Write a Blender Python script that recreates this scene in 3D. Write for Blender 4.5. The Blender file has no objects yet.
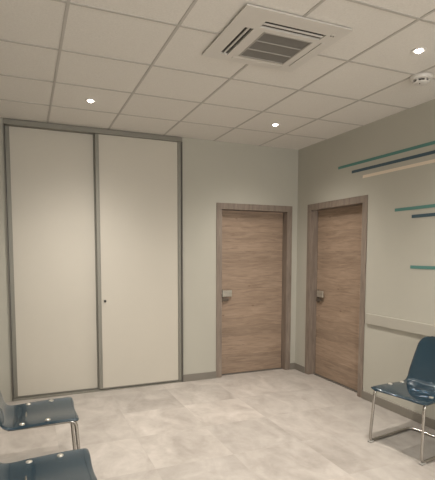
import bpy, bmesh, math, random
from mathutils import Vector, Matrix
random.seed(4)
sc = bpy.context.scene
COL = sc.collection
PI = math.pi

# ------------------------------------------------------------------ camera
yaw, pitch, roll = 0.4044, -0.0786, 0.0026
fw = Vector((math.sin(yaw)*math.cos(pitch), math.cos(yaw)*math.cos(pitch), math.sin(pitch)))
rt = fw.cross(Vector((0, 0, 1))).normalized()
up = rt.cross(fw)
r2 = rt*math.cos(roll) + up*math.sin(roll)
u2 = -rt*math.sin(roll) + up*math.cos(roll)
cam_d = bpy.data.cameras.new('camera')
cam = bpy.data.objects.new('camera', cam_d)
COL.objects.link(cam)
M = Matrix((r2, u2, -fw)).transposed().to_4x4()
M.translation = Vector((0, 0, 1.5102))
cam.matrix_world = M
cam_d.sensor_fit = 'VERTICAL'
cam_d.sensor_width = 36*435/480
cam_d.sensor_height = 36
cam_d.lens = 453.2579*36/480
cam_d.shift_x = -2.3812/480
cam_d.shift_y = 48.3619/480
cam_d.clip_start = 0.02
sc.camera = cam

# ------------------------------------------------------------------ world, exposure
w = bpy.data.worlds.new('world'); sc.world = w
w.use_nodes = True
w.node_tree.nodes['Background'].inputs[0].default_value = (0.9, 0.93, 1.0, 1)
w.node_tree.nodes['Background'].inputs[1].default_value = 0.4
sc.view_settings.view_transform = 'Standard'
sc.view_settings.look = 'None'
sc.view_settings.gamma = 1
sc.view_settings.use_curve_mapping = False
sc.view_settings.exposure = 0.27

BEAM_POWER = 4.0
LAMP_W = 46.0          # watts of one downlight
LAMP_COL = (1.0, 0.935, 0.85)
# added fill light, shining in through an added window behind the camera
FILL_W = 110.0
dl = bpy.data.lights.new('fill_light', 'AREA')
dl.shape = 'RECTANGLE'; dl.size = 2.5; dl.size_y = 1.5; dl.energy = FILL_W; dl.color = (1.0, 0.975, 0.92)
dlo = bpy.data.objects.new('fill_light', dl); COL.objects.link(dlo)
dlo.location = (1.4, -2.72, 1.65); dlo.rotation_euler = (PI/2, 0, 0)

XR, YB, XL, YF, H = 3.198, 4.969, -0.40, -2.5, 2.803
T = 0.15

# ------------------------------------------------------------------ helpers
def srgb(r, g, b):
    f = lambda c: (c/255/12.92) if c/255 <= 0.04045 else ((c/255+0.055)/1.055)**2.4
    return (f(r), f(g), f(b), 1)

def add_box(bm, x0, x1, y0, y1, z0, z1, bevel=0.0, seg=2):
    x0, x1 = min(x0, x1), max(x0, x1); y0, y1 = min(y0, y1), max(y0, y1); z0, z1 = min(z0, z1), max(z0, z1)
    vs = [bm.verts.new((x, y, z)) for z in (z0, z1) for y in (y0, y1) for x in (x0, x1)]
    fs = [(0, 2, 3, 1), (4, 5, 7, 6), (0, 1, 5, 4), (2, 6, 7, 3), (0, 4, 6, 2), (1, 3, 7, 5)]
    faces = [bm.faces.new([vs[i] for i in f]) for f in fs]
    if bevel > 0:
        es = list({e for f in faces for e in f.edges})
        bmesh.ops.bevel(bm, geom=es, offset=bevel, segments=seg, affect='EDGES', profile=0.5)

def add_lathe(bm, prof, c=(0, 0, 0), seg=32, axis='z'):
    """prof: list of (radius, height)"""
    rings = []
    for r, h in prof:
        if r < 1e-6:
            p = (c[0], c[1], c[2]+h) if axis == 'z' else (c[0], c[1]+h, c[2])
            rings.append([bm.verts.new(p)])
        else:
            ring = []
            for i in range(seg):
                a = 2*PI*i/seg
                if axis == 'z': p = (c[0]+r*math.cos(a), c[1]+r*math.sin(a), c[2]+h)
                else: p = (c[0]+r*math.cos(a), c[1]+h, c[2]+r*math.sin(a))
                ring.append(bm.verts.new(p))
            rings.append(ring)
    for A, B in zip(rings, rings[1:]):
        for i in range(seg):
            j = (i+1) % seg
            q = []
            if len(A) == 1 and len(B) == 1: continue
            if len(A) == 1: q = [A[0], B[j], B[i]]
            elif len(B) == 1: q = [A[i], A[j], B[0]]
            else: q = [A[i], A[j], B[j], B[i]]
            bm.faces.new(q)

def add_tube(bm, pts, r, seg=24):
    pts = [Vector(p) for p in pts]
    rings = []; n = None
    for i, p in enumerate(pts):
        t = (pts[min(i+1, len(pts)-1)] - pts[max(i-1, 0)]).normalized()
        if n is None:
            n = t.cross(Vector((0, 0, 1)))
            if n.length < .1: n = t.cross(Vector((0, 1, 0)))
            n.normalize()
        else:
            n = (n - t*n.dot(t)).normalized()
        b = t.cross(n)
        rings.append([bm.verts.new(p + (n*math.cos(2*PI*k/seg) + b*math.sin(2*PI*k/seg))*r) for k in range(seg)])
    for A, B in zip(rings, rings[1:]):
        for k in range(seg):
            j = (k+1) % seg
            bm.faces.new((A[k], A[j], B[j], B[k]))
    bm.faces.new(rings[0][::-1]); bm.faces.new(rings[-1])

def fillet(pts, rad, n=7):
    """round the inner corners of a polyline"""
    pts = [Vector(p) for p in pts]; out = [pts[0]]
    for a, p, b in zip(pts, pts[1:], pts[2:]):
        d1 = (a-p).normalized(); d2 = (b-p).normalized()
        ang = d1.angle(d2)
        L = min(rad/math.tan(ang/2), (a-p).length*.49, (b-p).length*.49)
        s, e = p+d1*L, p+d2*L
        for k in range(n+1):
            t = k/n
            out.append((1-t)**2*s + 2*t*(1-t)*p + t*t*e)
    out.append(pts[-1]); return out

def obj(name, bm, m, parent=None, smooth=False):
    me = bpy.data.meshes.new(name)
    bmesh.ops.recalc_face_normals(bm, faces=bm.faces)
    bm.to_mesh(me); bm.free()
    me.materials.append(m)
    if smooth:
        for p in me.polygons: p.use_smooth = True
        try: me.set_sharp_from_angle(angle=math.radians(19))
        except Exception: pass
    o = bpy.data.objects.new(name, me); COL.objects.link(o)
    if parent: o.parent = parent
    return o

def boxes(name, lst, m, parent=None, bevel=0.0):
    bm = bmesh.new()
    for b in lst: add_box(bm, *b, bevel=bevel)
    return obj(name, bm, m, parent, smooth=bevel > 0)

def tag(o, label=None, cat=None, group=None, kind=None):
    if label: o['label'] = label
    if cat: o['category'] = cat
    if group: o['group'] = group
    if kind: o['kind'] = kind
    return o

def empty(name, loc=(0, 0, 0), rz=0):
    o = bpy.data.objects.new(name, None); COL.objects.link(o)
    o.location = loc; o.rotation_euler = (0, 0, rz); o.empty_display_size = .1
    return o

def copy_tree(o, parent=None):
    c = o.copy(); COL.objects.link(c)
    if parent: c.parent = parent
    for ch in list(o.children): copy_tree(ch, c)
    return c

# ------------------------------------------------------------------ materials
def new_mat(name):
    m = bpy.data.materials.new(name); m.use_nodes = True
    nt = m.node_tree; b = nt.nodes['Principled BSDF']
    return m, nt, b

def N(nt, t, **kw):
    n = nt.nodes.new(t)
    for k, v in kw.items(): setattr(n, k, v)
    return n

def mixc(nt, fac, a, b, mode='MIX'):
    n = N(nt, 'ShaderNodeMix', data_type='RGBA', blend_type=mode)
    for s, v in ((0, fac), (6, a), (7, b)):
        if isinstance(v, (int, float, tuple)): n.inputs[s].default_value = v
        else: nt.links.new(v, n.inputs[s])
    return n.outputs[2]

def ramp(nt, src, p0, p1, c0=(0, 0, 0, 1), c1=(1, 1, 1, 1)):
    n = N(nt, 'ShaderNodeValToRGB')
    n.color_ramp.elements[0].position = p0; n.color_ramp.elements[1].position = p1
    n.color_ramp.elements[0].color = c0; n.color_ramp.elements[1].color = c1
    nt.links.new(src, n.inputs[0]); return n.outputs[0]

def noise(nt, scale, detail=4, rough=.55, vec=None, stretch=None, dist=0):
    n = N(nt, 'ShaderNodeTexNoise')
    n.inputs['Scale'].default_value = scale; n.inputs['Detail'].default_value = detail
    n.inputs['Roughness'].default_value = rough; n.inputs['Distortion'].default_value = dist
    if vec is None:
        vec = N(nt, 'ShaderNodeTexCoord').outputs['Object']
    if stretch:
        mp = N(nt, 'ShaderNodeMapping'); mp.inputs['Scale'].default_value = stretch
        nt.links.new(vec, mp.inputs[0]); vec = mp.outputs[0]
    nt.links.new(vec, n.inputs['Vector'])
    return n.outputs['Fac']

def bump(nt, b, h, strength=.1, dist=.002):
    n = N(nt, 'ShaderNodeBump'); n.inputs['Strength'].default_value = strength
    n.inputs['Distance'].default_value = dist
    nt.links.new(h, n.inputs['Height']); nt.links.new(n.outputs[0], b.inputs['Normal'])

def plain(name, col, rough=.6, metal=0, var=.04, scale=6, bmp=0, bscale=200):
    m, nt, b = new_mat(name)
    f = noise(nt, scale)
    d = tuple(c*(1-var*2) for c in col[:3])+(1,)
    nt.links.new(mixc(nt, f, col, d), b.inputs['Base Color'])
    b.inputs['Roughness'].default_value = rough; b.inputs['Metallic'].default_value = metal
    if bmp: bump(nt, b, noise(nt, bscale, 3), bmp)
    return m

M_wall = plain('wall_paint', (.445, .43, .375, 1), .75, var=.03, scale=2, bmp=.25, bscale=260)
M_rail = plain('rail_paint', (.41, .39, .34, 1), .5, var=.02)
M_base = plain('baseboard_grey', (.205, .187, .16, 1), .5, var=.05)
M_grid = plain('ceiling_bar_paint', (.47, .445, .415, 1), .5, var=.02)
M_alu = plain('satin_aluminium', (.23, .22, .19, 1), .45, metal=.35, var=.03)
M_aluD = plain('dark_aluminium', (.15, .14, .125, 1), .45, metal=.4, var=.03)
M_panel = plain('cream_door_panel', (.535, .50, .435, 1), .42, var=.02, scale=3)
M_plastic = plain('white_plastic', (.63, .605, .57, 1), .35, var=.01)
M_dark = plain('dark_interior', (.05, .045, .04, 1), .6, var=.1)
M_grille = plain('grille_grey', (.21, .20, .185, 1), .5, var=.02)
M_steel = plain('brushed_steel', (.55, .52, .46, 1), .33, metal=.7, var=.04, scale=60)
M_chrome = plain('chrome_tube', (.45, .43, .40, 1), .22, metal=1, var=.02)
M_teal = plain('teal_strip', srgb(84, 130, 124), .5, var=.02)
M_navy = plain('slate_blue_strip', srgb(62, 84, 96), .5, var=.02)
M_cream = plain('cream_strip', srgb(222, 208, 190), .5, var=.02)
M_bronze = plain('dark_bronze', (.15, .125, .10, 1), .4, metal=.5, var=.05)
M_black = plain('black_lock', (.02, .018, .016, 1), .35, var=.1)
M_rubber = plain('rubber_foot', (.30, .29, .27, 1), .7, var=.05)

# ceiling tile: mineral fibre with fine speckle, a slight tone change from tile to tile
M_tile, nt, b = new_mat('ceiling_tile')
tc = N(nt, 'ShaderNodeTexCoord').outputs['Object']
sp = ramp(nt, noise(nt, 95, 6, .7), .30, .62, (.62, .595, .56, 1), (.75, .725, .685, 1))
cl = noise(nt, 7, 4, .6)
nt.links.new(mixc(nt, cl, sp, (.69, .66, .62, 1)), b.inputs['Base Color'])
b.inputs['Roughness'].default_value = .9
bump(nt, b, noise(nt, 120, 4), .3, .002)

# floor: 60 cm stone-look porcelain, joints at x=.195+.6k, y=2.99+.59k
M_floor, nt, b = new_mat('porcelain_floor_tile')
tc = N(nt, 'ShaderNodeTexCoord').outputs['Object']
mp = N(nt, 'ShaderNodeMapping')
mp.inputs['Location'].default_value = (-.195/.6, -2.99/.59, 0)
mp.inputs['Scale'].default_value = (1/.6, 1/.59, 1)
nt.links.new(tc, mp.inputs[0])
fl = N(nt, 'ShaderNodeVectorMath', operation='FLOOR'); nt.links.new(mp.outputs[0], fl.inputs[0])
fr = N(nt, 'ShaderNodeVectorMath', operation='FRACTION'); nt.links.new(mp.outputs[0], fr.inputs[0])
# height can be a hair under or over zero: drop z
sepf = N(nt, 'ShaderNodeSeparateXYZ'); nt.links.new(fl.outputs[0], sepf.inputs[0])
cmb = N(nt, 'ShaderNodeCombineXYZ'); nt.links.new(sepf.outputs[0], cmb.inputs[0]); nt.links.new(sepf.outputs[1], cmb.inputs[1])
wn = N(nt, 'ShaderNodeTexWhiteNoise', noise_dimensions='3D'); nt.links.new(cmb.outputs[0], wn.inputs['Vector'])
off = N(nt, 'ShaderNodeVectorMath', operation='SCALE'); nt.links.new(wn.outputs['Color'], off.inputs[0]); off.inputs['Scale'].default_value = 17
add = N(nt, 'ShaderNodeVectorMath', operation='ADD'); nt.links.new(tc, add.inputs[0]); nt.links.new(off.outputs[0], add.inputs[1])
big = noise(nt, 2.6, 5, .6, vec=add.outputs[0], stretch=(1.5, .8, 1), dist=.8)
fine = noise(nt, 11, 6, .65, vec=add.outputs[0], dist=.4)
base = ramp(nt, big, .30, .70, (.26, .235, .21, 1), (.47, .435, .40, 1))
base = mixc(nt, .35, base, ramp(nt, fine, .3, .7, (.26, .235, .21, 1), (.46, .425, .39, 1)))
tone = ramp(nt, wn.outputs['Value'], 0, 1, (.89, .89, .89, 1), (1.08, 1.07, 1.065, 1))
base = mixc(nt, 1.0, base, tone, 'MULTIPLY')
sx = N(nt, 'ShaderNodeSeparateXYZ'); nt.links.new(fr.outputs[0], sx.inputs[0])
def edge(sock):
    a = N(nt, 'ShaderNodeMath', operation='SUBTRACT'); nt.links.new(sock, a.inputs[0]); a.inputs[1].default_value = .5
    c = N(nt, 'ShaderNodeMath', operation='ABSOLUTE'); nt.links.new(a.outputs[0], c.inputs[0])
    d = N(nt, 'ShaderNodeMath', operation='GREATER_THAN'); nt.links.new(c.outputs[0], d.inputs[0]); d.inputs[1].default_value = .4972
    return d.outputs[0]
mx = N(nt, 'ShaderNodeMath', operation='MAXIMUM'); nt.links.new(edge(sx.outputs[0]), mx.inputs[0]); nt.links.new(edge(sx.outputs[1]), mx.inputs[1])
base = mixc(nt, mx.outputs[0], base, (.34, .31, .28, 1))
nt.links.new(base, b.inputs['Base Color'])
rg = ramp(nt, fine, .2, .8, (.38, .38, .38, 1), (.52, .52, .52, 1))
nt.links.new(rg, b.inputs['Roughness'])
inv = N(nt, 'ShaderNodeMath', operation='SUBTRACT'); inv.inputs[0].default_value = 1; nt.links.new(mx.outputs[0], inv.inputs[1])
bump(nt, b, inv.outputs[0], .2, .001)

# oak: horizontal planks on the leaf, plain vertical grain on the frame
def oak(name, planks, horizontal):
    m, nt, b = new_mat(name)
    tc = N(nt, 'ShaderNodeTexCoord').outputs['Object']
    vec = tc
    s = N(nt, 'ShaderNodeSeparateXYZ'); nt.links.new(tc, s.inputs[0])
    if planks:
        d = N(nt, 'ShaderNodeMath', operation='MULTIPLY'); nt.links.new(s.outputs[2], d.inputs[0]); d.inputs[1].default_value = 1/.118
        f = N(nt, 'ShaderNodeMath', operation='FLOOR'); nt.links.new(d.outputs[0], f.inputs[0])
        wn = N(nt, 'ShaderNodeTexWhiteNoise', noise_dimensions='1D'); nt.links.new(f.outputs[0], wn.inputs['W'])
        sc_ = N(nt, 'ShaderNodeVectorMath', operation='SCALE'); nt.links.new(wn.outputs['Color'], sc_.inputs[0]); sc_.inputs['Scale'].default_value = 9
        ad = N(nt, 'ShaderNodeVectorMath', operation='ADD'); nt.links.new(tc, ad.inputs[0]); nt.links.new(sc_.outputs[0], ad.inputs[1])
        vec = ad.outputs[0]
    st = (1.0, 1, 9) if horizontal else (9, 9, 1.0)
    g1 = noise(nt, 3.2, 6, .62, vec=vec, stretch=st, dist=.9)
    st2 = (2.5, 1, 60) if horizontal else (60, 60, 2.5)
    g2 = noise(nt, 3.0, 4, .6, vec=vec, stretch=st2)
    col = ramp(nt, g1, .30, .72, (.20, .140, .100, 1), (.405, .305, .23, 1))
    col = mixc(nt, .30, col, ramp(nt, g2, .3, .7, (.20, .145, .105, 1), (.37, .28, .21, 1)))
    if planks:
        tn = ramp(nt, wn.outputs['Value'], 0, 1, (.88, .87, .86, 1), (1.10, 1.085, 1.07, 1))
        col = mixc(nt, 1, col, tn, 'MULTIPLY')
        vo = N(nt, 'ShaderNodeTexVoronoi'); vo.inputs['Scale'].default_value = 4.2
        mpp = N(nt, 'ShaderNodeMapping'); mpp.inputs['Scale'].default_value = (1, 1, 2.0)
        nt.links.new(vec, mpp.inputs[0]); nt.links.new(mpp.outputs[0], vo.inputs['Vector'])
        kn = ramp(nt, vo.outputs['Distance'], .03, .11, (1, 1, 1, 1), (0, 0, 0, 1))
        k2 = N(nt, 'ShaderNodeMath', operation='MULTIPLY'); nt.links.new(kn, k2.inputs[0]); k2.inputs[1].default_value = .7
        col = mixc(nt, k2.outputs[0], col, (.15, .095, .062, 1))
    nt.links.new(col, b.inputs['Base Color'])
    b.inputs['Roughness'].default_value = .5
    bump(nt, b, g2, .08, .001)
    return m
M_leaf = oak('oak_planks_horizontal', True, True)
M_frame = oak('oak_frame_vertical', False, False)
for e_ in [n for n in M_frame.node_tree.nodes if n.type == 'VALTORGB']:
    for q_ in e_.color_ramp.elements:
        c_ = q_.color; g_ = sum(c_[:3])/3; q_.color = (.78*(c_[0]*.7+g_*.3), .78*(c_[1]*.7+g_*.3), .78*(c_[2]*.7+g_*.3), 1)

# smoked blue see-through plastic of the chair shells
M_shell, nt, b = new_mat('smoky_blue_clear_plastic')
out = nt.nodes['Material Output']
tr = N(nt, 'ShaderNodeBsdfTransparent'); tr.inputs[0].default_value = (.13, .25, .34, 1)
b.inputs['Base Color'].default_value = (.045, .095, .135, 1)
b.inputs['Roughness'].default_value = .22
gl = N(nt, 'ShaderNodeBsdfGlossy'); gl.inputs['Roughness'].default_value = .06; gl.inputs[0].default_value = (.95, .97, 1, 1)
m1 = N(nt, 'ShaderNodeMixShader'); m1.inputs[0].default_value = .34
nt.links.new(tr.outputs[0], m1.inputs[1]); nt.links.new(b.outputs[0], m1.inputs[2])
fz = N(nt, 'ShaderNodeFresnel'); fz.inputs['IOR'].default_value = 1.5
m2 = N(nt, 'ShaderNodeMixShader')
nt.links.new(fz.outputs[0], m2.inputs[0]); nt.links.new(m1.outputs[0], m2.inputs[1]); nt.links.new(gl.outputs[0], m2.inputs[2])
nt.links.new(m2.outputs[0], out.inputs['Surface'])

def emis(name, col, s):
    m, nt, b = new_mat(name)
    b.inputs['Emission Color'].default_value = col; b.inputs['Emission Strength'].default_value = s
    b.inputs['Base Color'].default_value = (.8, .8, .8, 1)
    return m
M_led = emis('led_glow', (1, .93, .84, 1), 16)
M_ledred = emis('red_indicator', (1, .12, .08, 1), .6)

# ------------------------------------------------------------------ room shell
D1 = (2.077, 3.117)      # door_1 outer frame, along x
D2 = (3.673, 4.731)      # door_2 outer frame, along y
DH = 2.096
FW = .072                # width of the door casings
CL = (-.165, 1.657)      # sliding cupboard opening
def struct(o): return tag(o, kind='structure')

struct(boxes('floor', [(XL-T, XR+T+.1, YF-T, YB+T+.1, -.10, 0)], M_floor))
struct(boxes('ceiling', [(XL-T, XR+T+.1, YF-T, YB+T+.1, H, H+.10)], M_tile))
o1a, o1b = D1[0]+.02, D1[1]-.02
struct(boxes('wall_back', [
    (XL-T, CL[0], YB, YB+T, 0, H),
    (CL[0], CL[1], YB+.11, YB+T, 0, H),
    (CL[1], o1a, YB, YB+T, 0, H),
    (o1a, o1b, YB, YB+T, DH-.02, H),
    (o1b, XR+T, YB, YB+T, 0, H)], M_wall))
o2a, o2b = D2[0]+.02, D2[1]-.02
struct(boxes('wall_right', [
    (XR, XR+T, YF, o2a, 0, H),
    (XR, XR+T, o2a, o2b, DH-.02, H),
    (XR, XR+T, o2b, YB, 0, H)], M_wall))
struct(boxes('wall_left', [(XL-T, XL, YF, YB, 0, H)], M_wall))
WX0, WX1, WZ0, WZ1 = .1, 2.7, .85, 2.45
struct(boxes('wall_front', [(XL-T, WX0, YF-T, YF, 0, H), (WX1, XR+T, YF-T, YF, 0, H),
    (WX0, WX1, YF-T, YF, 0, WZ0), (WX0, WX1, YF-T, YF, WZ1, H)], M_wall))
fr_ = []
for a, c in ((WX0, WX0+.06), (1.37, 1.43), (WX1-.06, WX1)): fr_.append((a+.0005, c-.0005, YF-.09, YF-.03, WZ0+.0005, WZ1-.0005))
for a, c in ((WZ0, WZ0+.06), (WZ1-.06, WZ1)): fr_.append((WX0+.0605, WX1-.0605, YF-.088, YF-.032, a+.0005, c-.0005))
wi = empty('fill_window', (0, 0, 0)); struct(wi)  # window added only to let the soft fill light in
boxes('fill_window_frame', fr_, M_plastic, wi)
M_glass, nt, b = new_mat('fill_window_glass')
tr_ = N(nt, 'ShaderNodeBsdfTransparent'); gl_ = N(nt, 'ShaderNodeBsdfGlossy'); gl_.inputs['Roughness'].default_value = .02
ms_ = N(nt, 'ShaderNodeMixShader'); ms_.inputs[0].default_value = .06
nt.links.new(tr_.outputs[0], ms_.inputs[1]); nt.links.new(gl_.outputs[0], ms_.inputs[2])
nt.links.new(ms_.outputs[0], nt.nodes['Material Output'].inputs['Surface'])
boxes('fill_window_pane', [(WX0+.06, WX1-.06, YF-.064, YF-.058, WZ0+.06, WZ1-.06)], M_glass, wi)

# suspended ceiling bars: 24 mm T profiles, 60 cm apart, counted from the back wall
bm = bmesh.new()
bw = .0085
gx0 = .241
xs = [gx0+.6*k for k in range(-1, 5)]
ys = [4.972-.6*k for k in range(1, 13)]
for x in xs: add_box(bm, x-bw, x+bw, YF+.001, YB-.001, H-.004, H-.0002)
for yy in ys:
    cuts = [XL+.001]+[v for x in xs for v in (x-bw, x+bw)]+[XR-.001]
    for a, c in zip(cuts[::2], cuts[1::2]): add_box(bm, a, c, yy-bw, yy+bw, H-.004, H-.0002)
struct(obj('trim_1', bm, M_grid))

# skirting boards
BH, BT = .082, .016
def skirting(name, segs, axis):
    bm = bmesh.new()
    for a, c in segs:
        if axis == 'x': add_box(bm, a, c, YB-BT, YB-.0002, 0, BH, bevel=.002)
        elif axis == 'r': add_box(bm, XR-BT, XR-.0002, a, c, 0, BH, bevel=.002)
        else: add_box(bm, XL+.0002, XL+BT, a, c, 0, BH, bevel=.002)
    return struct(obj(name, bm, M_base, smooth=True))
skirting('baseboard_back', [(CL[1]+.001, D1[0]-.001), (D1[1]+.001, XR-BT-.001)], 'x')
skirting('baseboard_right', [(YF+.01, D2[0]-.001), (D2[1]+.001, YB-.001)], 'r')
skirting('baseboard_left', [(YF+.01, YB-.001)], 'l')

# low wall protection rail on the right wall
bm = bmesh.new(); add_box(bm, XR-.020, XR-.0002, YF+.01, 3.640, .792, .897, bevel=.004)
struct(obj('trim_2', bm, M_rail, smooth=True))

# ------------------------------------------------------------------ doors
def make_door(name, loc, rz, W):
    """local x along the width (0..W), local y into the wall, z up"""
    d = empty(name, loc, rz); struct(d)
    p = .010; dep = .128
    bm = bmesh.new()
    for a, c in ((0, FW), (W-FW, W)):
        add_box(bm, a, c, -p, -.0004, 0, DH-FW, bevel=.0015)
    add_box(bm, 0, W, -p, -.0004, DH-FW, DH, bevel=.0015)
    add_box(bm, .022, FW, -.0003, dep, 0, DH-FW)
    add_box(bm, W-FW, W-.022, -.0003, dep, 0, DH-FW)
    add_box(bm, .022, W-.022, -.0003, dep, DH-FW, DH-.022)
    obj('door_frame', bm, M_frame, d, smooth=True)
    Lf = .095
    bm = bmesh.new()
    add_box(bm, FW+.003, W-FW-.003, Lf, Lf+.04, .008, DH-FW-.003, bevel=.0015)
    leaf = obj('door_leaf', bm, M_leaf, d, smooth=True)
    bm = bmesh.new()
    add_box(bm, FW, W-FW, Lf-.03, Lf+.05, .0002, .006)
    tag(obj('threshold', bm, M_aluD, d), 'dark metal threshold strip')
    # squared pull plate standing off the leaf, with a lock below its left end
    h = empty('door_handle', (0, 0, 0)); h.parent = d
    tag(h, 'satin steel squared handle')
    bm = bmesh.new()
    x0 = FW+.020
    bm = bmesh.new()
    add_box(bm, x0, x0+.034, Lf-.009, Lf-.0002, .905, 1.062, bevel=.003)
    tag(obj('backplate', bm, M_bronze, h, smooth=True), 'dark narrow backplate')
    bm = bmesh.new()
    add_lathe(bm, [(0, -.022), (.011, -.022), (.011, -.008), (0, -.008)], (x0+.024, Lf, 1.015), 24, 'y')
    add_box(bm, x0+.022, x0+.148, Lf-.030, Lf-.021, 1.014, 1.052, bevel=.003)
    add_box(bm, x0+.022, x0+.148, Lf-.029, Lf-.021, .974, 1.010, bevel=.003)
    add_box(bm, x0+.026, x0+.144, Lf-.024, Lf-.018, .978, 1.048)
    obj('lever', bm, M_steel, h, smooth=True)
    bm = bmesh.new()
    add_lathe(bm, [(0, -.015), (.009, -.015), (.009, -.008), (0, -.008)], (x0+.018, Lf, .938), 24, 'y')
    add_box(bm, x0+.006, x0+.105, Lf-.022, Lf-.013, .922, .953, bevel=.003)  # dark bar is the latch plus the lever's shadow, built as one part
    tag(obj('latch_and_shadow', bm, M_bronze, h, smooth=True), 'dark turn latch merged with the shadow under the lever')
    return d
make_door('door_1', (D1[0], YB, 0), 0, D1[1]-D1[0])
make_door('door_2', (XR, D2[1], 0), -PI/2, D2[1]-D2[0])

# ------------------------------------------------------------------ sliding cupboard
cl = empty('sliding_cupboard', (CL[0], YB, 0))
tag(cl, 'full-height built-in cupboard with two cream sliding doors in grey metal frames', 'cupboard')
W = CL[1]-CL[0]
bm = bmesh.new()
add_box(bm, .001, W-.001, -.022, .085, H-.055, H-.0046, bevel=.002)
obj('top_rail', bm, M_alu, cl, smooth=True)
bm = bmesh.new()
add_box(bm, .001, W-.001, -.012, .085, .0002, .010)
add_box(bm, .001, W-.001, .028, .034, .010, .016)
obj('bottom_track', bm, M_alu, cl)
bm = bmesh.new()
add_box(bm, W-.012, W-.001, -.022, .085, .0105, H-.0555)
tag(obj('side_profile', bm, M_aluD, cl), 'narrow dark side profile')
bm = bmesh.new()
add_box(bm, .001, .010, -.022, .085, .0105, H-.0555)
obj('side_profile', bm, M_aluD, cl)
def slider(x0, x1, y0, z0, z1, label):
    s = .040
    bm = bmesh.new(); add_box(bm, x0+s-.004, x1-s+.004, y0+.006, y0+.018, z0+.012, z1)
    p = obj('sliding_door', bm, M_panel, cl); tag(p, label)
    for a in (x0, x1-s):
        bm = bmesh.new(); add_box(bm, a, a+s, y0-.004, y0+.028, z0, z1, bevel=.003)
        obj('stile', bm, M_alu, p, smooth=True)
    bm = bmesh.new(); add_box(bm, x0+s, x1-s, y0+.002, y0+.024, z0, z0+.012)
    obj('bottom_rail', bm, M_alu, p)
    return p
ox = -CL[0]
pl = slider(.012, .728+ox, .046, .016, H-.057, 'left door, running on the rear track')
pr = slider(.699+ox, W-.014, -.004, .018, H-.057, 'right door, running on the front track, with a small black lock')
bm = bmesh.new()
add_lathe(bm, [(0, -.012), (.010, -.012), (.014, -.008), (.014, .002), (0, .002)], (.777+ox, .002, .984), 24, 'y')
obj('lock', bm, M_black, pr, smooth=True)

# ------------------------------------------------------------------ painted strips on the right wall
strips = [
    (4.160, 2.441, 'teal', 'highest of the thin wall strips, teal, nearest the ceiling'),
    (3.931, 2.362, 'navy', 'dark slate blue strip right under the highest teal strip'),
    (3.758, 2.288, 'cream', 'cream strip, the only pale strip on the right wall'),
    (3.303, 1.912, 'teal', 'teal strip of the middle pair on the right wall'),
    (3.096, 1.838, 'navy', 'dark slate blue strip of the middle pair on the right wall'),
    (3.092, 1.386, 'teal', 'lowest teal strip, alone on the right wall above the protection rail')]
MT = {'teal': M_teal, 'navy': M_navy, 'cream': M_cream}
for y0, z, k, lab in strips:
    bm = bmesh.new(); add_box(bm, XR-.004, XR-.0002, 1.9, y0, z-.014, z+.014)
    tag(obj('wall_strip', bm, MT[k]), lab, 'wall decoration', 'thin coloured strips on the right wall')

# ------------------------------------------------------------------ downlights
def make_downlight():
    r = empty('recessed_downlight', (0, 0, H))
    bm = bmesh.new()
    add_lathe(bm, [(.030, -.0005), (.045, -.0005), (.045, -.004), (.040, -.008), (.030, -.007), (.030, -.0005)], (0, 0, 0), 32)
    obj('trim_ring', bm, M_plastic, r, smooth=True)
    bm = bmesh.new()
    add_lathe(bm, [(0, -.020), (.010, -.018), (.018, -.013), (.022, -.003), (0, -.002)], (0, 0, 0), 24)
    obj('lens', bm, M_led, r, smooth=True)
    ld = bpy.data.lights.new('lamp_light', 'SPOT')
    ld.energy = LAMP_W*4; ld.color = LAMP_COL; ld.spot_size = math.radians(165); ld.spot_blend = 1.0
    ld.shadow_soft_size = .022
    # beam shape of the reflector: strong straight down, fading sideways
    ld.use_nodes = True
    lt = ld.node_tree; em = lt.nodes['Emission']
    t_ = lt.nodes.new('ShaderNodeTexCoord'); sp_ = lt.nodes.new('ShaderNodeSeparateXYZ')
    ab = lt.nodes.new('ShaderNodeMath'); ab.operation = 'ABSOLUTE'
    pw = lt.nodes.new('ShaderNodeMath'); pw.operation = 'POWER'; pw.inputs[1].default_value = BEAM_POWER
    lt.links.new(t_.outputs['Normal'], sp_.inputs[0]); lt.links.new(sp_.outputs[2], ab.inputs[0])
    lt.links.new(ab.outputs[0], pw.inputs[0]); lt.links.new(pw.outputs[0], em.inputs['Strength'])
    lo = bpy.data.objects.new('lamp_light', ld); COL.objects.link(lo); lo.parent = r
    lo.location = (0, 0, -.03)
    return r
spots = [
    (.548, 4.09, 'small round ceiling spotlight above the sliding cupboard'),
    (2.355, 4.09, 'small round ceiling spotlight in front of the two wooden doors'),
    (2.345, 2.262, 'small round ceiling spotlight left of the smoke detector'),
    (.545, 2.262, 'ceiling spotlight just beyond the top edge, left of the air conditioner'),
    (2.345, .45, 'ceiling spotlight beyond the right edge, nearer than the smoke detector'),
    (.545, .45, 'ceiling spotlight over the camera, out of the picture'),
    (2.345, -1.35, 'ceiling spotlight behind the camera on the right, near the added window'),
    (.545, -1.35, 'ceiling spotlight behind the camera on the left, near the added window')]
dproto = make_downlight()
for i, (x, y, lab) in enumerate(spots):
    o = dproto if i == 0 else copy_tree(dproto)
    o.location = (x, y, H)
    tag(o, lab or 'round ceiling spotlight beyond the edge of the picture', 'ceiling light', 'recessed ceiling spotlights')

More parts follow.
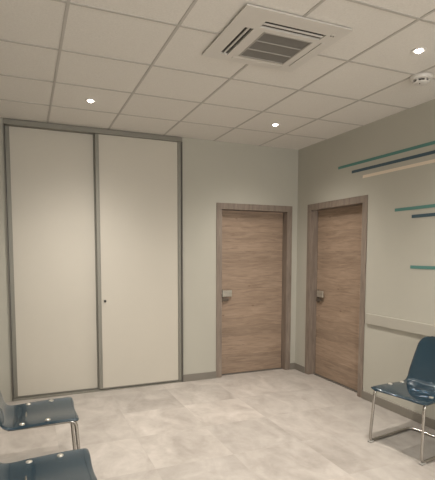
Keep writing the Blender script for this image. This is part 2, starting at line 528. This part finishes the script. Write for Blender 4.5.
# ------------------------------------------------------------------ ceiling cassette air conditioner
AX0, AX1, AY0, AY1 = 1.089, 1.772, 2.200, 2.862
ac = empty('cassette_air_conditioner', ((AX0+AX1)/2, (AY0+AY1)/2, H))
tag(ac, 'square white cassette air conditioner with grey intake grille set in the ceiling', 'air conditioner')
hx, hy = (AX1-AX0)/2, (AY1-AY0)/2
def frame_ring(bm, outer, inner, z0, z1):
    """flat ring with a rectangular hole; outer/inner (x0,x1,y0,y1)"""
    a0, a1, b0, b1 = outer; c0, c1, d0, d1 = inner
    add_box(bm, a0, c0, b0, b1, z0, z1); add_box(bm, c1, a1, b0, b1, z0, z1)
    add_box(bm, c0, c1, b0, d0, z0, z1); add_box(bm, c0, c1, d1, b1, z0, z1)
zb, zt = -.016, -.0045
# fascia: outer bevelled frame with slots cut for the four outlets and the grille
S = dict(l=(-hx+.095, -hx+.150), r=(hx-.078, hx-.044), n=(-hy+.108, -hy+.178), f=(hy-.075, hy-.040))
G = (-.122, .215, -.115, .235)          # intake grille
bm = bmesh.new()
xsn = [-hx, S['l'][0], S['l'][1], G[0], G[1], S['r'][0], S['r'][1], hx]
ysn = [-hy, S['n'][0], S['n'][1], G[2], G[3], S['f'][0], S['f'][1], hy]
slots = [(S['l'][0], S['l'][1], -.120, .250), (S['r'][0], S['r'][1], -.130, .250),
         (-.170, .235, S['n'][0], S['n'][1]), (-.150, .225, S['f'][0], S['f'][1]), G]
allx = sorted({-hx, hx, *[v for s in slots for v in s[:2]]}); ally = sorted({-hy, hy, *[v for s in slots for v in s[2:]]})
def inhole(x, y): return any(s[0] < x < s[1] and s[2] < y < s[3] for s in slots)
grid = {}
def gv(i, j):
    if (i, j) not in grid: grid[(i, j)] = bm.verts.new((allx[i], ally[j], zb))
    return grid[(i, j)]
for i in range(len(allx)-1):
    for j in range(len(ally)-1):
        if not inhole((allx[i]+allx[i+1])/2, (ally[j]+ally[j+1])/2):
            bm.faces.new((gv(i, j), gv(i+1, j), gv(i+1, j+1), gv(i, j+1)))
ext = bmesh.ops.extrude_face_region(bm, geom=bm.faces[:])
for v in ext['geom']:
    if isinstance(v, bmesh.types.BMVert):
        v.co.z = zt
        if abs(abs(v.co.x)-hx) < 1e-5: v.co.x *= .985
        if abs(abs(v.co.y)-hy) < 1e-5: v.co.y *= .985
obj('fascia', bm, M_plastic, ac)
boxes('cavity', [(-hx+.03, hx-.03, -hy+.03, hy-.03, -.0044, -.0042)], M_dark, ac)
# intake grille: louvre slats in three bays
g = empty('intake_grille'); g.parent = ac
bm = bmesh.new()
frame_ring(bm, G, (G[0]+.010, G[1]-.010, G[2]+.010, G[3]-.010), -.018, -.005)
for t in (1/3, 2/3):
    yy = G[2]+(G[3]-G[2])*t
    add_box(bm, G[0]+.010, G[1]-.010, yy-.003, yy+.003, -.018, -.005)
obj('grille_frame', bm, plain('grille_frame_paint', (.38, .36, .33, 1), .5), g)
bm = bmesh.new()
nS = 27
for k in range(nS):
    yy = G[2]+.013+(G[3]-G[2]-.026)*(k+.5)/nS
    add_box(bm, G[0]+.010, G[1]-.010, yy-.0040, yy+.0040, -.014, -.008)
tag(obj('grille_slats', bm, M_grille, g), 'grey grille slats')
# outlets: dark gap with a pale vane in the open ones, a nearly shut flap in the others
def flap(x0, x1, y0, y1, z0, z1):
    bm = bmesh.new(); add_box(bm, x0, x1, y0, y1, z0, z1, bevel=.0015)
    return obj('air_flap', bm, M_plastic, ac, smooth=True)
l0, l1 = S['l']; flap(l0+.022, l1-.022, -.118, .248, -.014, -.006)
n0, n1 = S['n']; flap(-.168, .233, n0+.030, n1-.028, -.014, -.006)
r0, r1_ = S['r']; flap(r0+.006, r1_-.001, -.128, .248, -.0175, -.008)
f0, f1 = S['f']; flap(-.148, .223, f0+.003, f1-.003, -.0175, -.008)
bm = bmesh.new(); add_box(bm, hx-.085, hx-.055, -hy+.085, -hy+.115, -.0175, -.0155, bevel=.0008)
rx = obj('receiver_window', bm, M_plastic, ac, smooth=True)
bm = bmesh.new()
add_lathe(bm, [(0, -.002), (.004, -.002), (.004, 0), (0, 0)], (hx-.062, -hy+.102, -.0175), 12)
add_lathe(bm, [(0, -.002), (.004, -.002), (.004, 0), (0, 0)], (hx-.078, -hy+.102, -.0175), 12)
tag(obj('indicator_dot', bm, M_dark, rx), 'dark indicator dots')

# ------------------------------------------------------------------ smoke detector
sd = empty('smoke_detector', (2.70, 2.575, H))
tag(sd, 'round white smoke detector on the ceiling beside the right wall', 'smoke detector')
bm = bmesh.new()
add_lathe(bm, [(0, -.0045), (.078, -.0045), (.080, -.012), (.077, -.026), (.066, -.032), (0, -.032)], seg=40)
obj('base', bm, M_plastic, sd, smooth=True)
bm = bmesh.new()
add_lathe(bm, [(0, -.032), (.044, -.032), (.044, -.048), (0, -.048)], seg=32)
tag(obj('sensing_chamber', bm, M_dark, sd, smooth=True), 'dark vent gap')
bm = bmesh.new()
for k in range(6):
    a = 2*PI*k/6+.3
    c, s = math.cos(a)*.054, math.sin(a)*.054
    add_tube(bm, [(c, s, -.031), (c*.98, s*.98, -.049)], .008, 8)
add_lathe(bm, [(0, -.064), (.022, -.063), (.042, -.060), (.056, -.053), (.057, -.048), (.040, -.047), (0, -.047)], seg=40)
obj('cover', bm, M_plastic, sd, smooth=True)
bm = bmesh.new()
add_lathe(bm, [(0, -.067), (.004, -.066), (.004, -.060), (0, -.060)], (-.030, -.018, 0), 12)
tag(obj('indicator_light', bm, M_dark, sd, smooth=True), 'small dark indicator')

# ------------------------------------------------------------------ chairs
# side profile of the shell: (x, z) from the front lip over the seat and up the back
PROF = [(.255, .430), (.253, .441), (.243, .449), (.22, .453), (.15, .4535), (.08, .452), (.0, .449), (-.07, .445), (-.12, .442),
        (-.155, .443), (-.178, .450), (-.194, .466), (-.205, .492), (-.216, .53), (-.242, .60), (-.270, .68), (-.295, .75), (-.311, .795), (-.317, .812), (-.318, .820)]
def catmull(P, n=3):
    out = []
    P = [P[0]]+P+[P[-1]]
    for a, b_, c, d in zip(P, P[1:], P[2:], P[3:]):
        for k in range(n):
            t = k/n
            out.append(tuple(.5*((2*b_[i]) + (-a[i]+c[i])*t + (2*a[i]-5*b_[i]+4*c[i]-d[i])*t*t + (-a[i]+3*b_[i]-3*c[i]+d[i])*t**3) for i in (0, 1)))
    out.append(P[-1]); return out
def make_chair():
    ch = empty('cantilever_chair')
    pr_ = catmull(PROF, 3)
    L = [0]
    for a, b_ in zip(pr_, pr_[1:]): L.append(L[-1]+math.hypot(a[0]-b_[0], a[1]-b_[1]))
    tot = L[-1]
    nv = 28
    rows = []
    bm = bmesh.new()
    for (x, z), s in zip(pr_, L):
        u = s/tot
        seatlen = .44/tot
        # half width along the shell: seat, waist at the bend, back
        if u < seatlen: hw = .252 - .012*(u/seatlen)
        else:
            t = (u-seatlen)/(1-seatlen); hw = .240 - .045*t
        # round the free corners
        r = .030
        if s < r: hw -= r-math.sqrt(max(0, r*r-(r-s)**2))
        e = tot-s
        rb = .09
        if e < rb: hw -= rb-math.sqrt(max(0, rb*rb-(rb-e)**2))
        i = pr_.index((x, z))
        a = pr_[max(0, i-1)]; c = pr_[min(len(pr_)-1, i+1)]
        tx, tz = c[0]-a[0], c[1]-a[1]; l = math.hypot(tx, tz); nx, nz = tz/l, -tx/l   # normal pointing up/forward
        row = []
        for k in range(nv+1):
            v = -1+2*k/nv
            yy = v*hw
            av = abs(v)
            dish = 0
            back = max(0, min(1, (u-seatlen*.9)/(.25)))
            # seat: flat side bands, shallow dish in the middle, rolled-down edge
            if av < .74: dish -= .008*(math.cos(av/.74*PI)*.5+.5)**.8*(1-back)
            if av > .90: dish -= (.009)*((av-.90)/.10)**1.6*(1-back*.75)
            # back curves forward at the sides
            dish += back*.008*av**2
            row.append(bm.verts.new((x+nx*dish, yy, z+nz*dish)))
        rows.append(row)
    for A, B in zip(rows, rows[1:]):
        for k in range(nv): bm.faces.new((A[k], A[k+1], B[k+1], B[k]))
    sh = obj('seat_shell', bm, M_shell, ch, smooth=True)
    tag(sh, 'see-through smoky blue plastic seat and back')
    so = sh.modifiers.new('thickness', 'SOLIDIFY'); so.thickness = .006; so.offset = -1
    # fasteners
    for sx_ in (.105, -.045):
        for sy in (1, -1):
            bm = bmesh.new()
            add_lathe(bm, [(0, .008), (.010, .0075), (.016, .005), (.017, 0), (.017, -.001), (0, -.001)], (sx_-(.04 if sy < 0 else 0), sy*(.184 if sy > 0 else .200), .4525 if sx_ > 0 else .4455), 24)
            fa = obj('seat_fastener', bm, M_steel, sh, smooth=True)
    # tube frame: two loops joined by a rear floor bar and two cross bars under the seat
    zt_ = .430
    path = fillet([(-.165, .215, zt_), (.232, .215, zt_), (.262, .228, .0125), (-.26, .228, .0125), (-.26, -.228, .0125), (.262, -.228, .0125), (.232, -.215, zt_), (-.165, -.215, zt_)], .045, 8)
    bm = bmesh.new(); add_tube(bm, path, .0115, 24)
    fr_ = obj('tube_frame', bm, M_chrome, ch, smooth=True); tag(fr_, 'chrome cantilever tube frame')
    for xx in (.12, -.06):
        bm = bmesh.new(); add_tube(bm, [(xx, -.215, zt_), (xx, .215, zt_)], .009, 24)
        obj('cross_bar', bm, M_chrome, fr_, smooth=True)
    for sy in (1, -1):
        bm = bmesh.new(); add_box(bm, .225, .272, sy*.228-.015, sy*.228+.015, 0.0002, .012, bevel=.003)
        obj('floor_glide', bm, M_rubber, fr_, smooth=True)
    return ch
c0 = make_chair()
tag(c0, 'smoky blue see-through chair at lower left, farther one, beside the cupboard', 'chair', 'clear blue plastic chairs')
c0.location = (.035, 3.195, 0); c0.rotation_euler = (0, 0, 0)
c1 = copy_tree(c0); c1.location = (.032, 2.245, 0)
c1['label'] = 'smoky blue see-through chair in the bottom left corner, nearest the camera'
c2 = copy_tree(c0); c2.location = (2.785, 2.580, 0); c2.rotation_euler = (0, 0, PI+math.radians(9))
c2['label'] = 'smoky blue see-through chair with its back against the right wall'
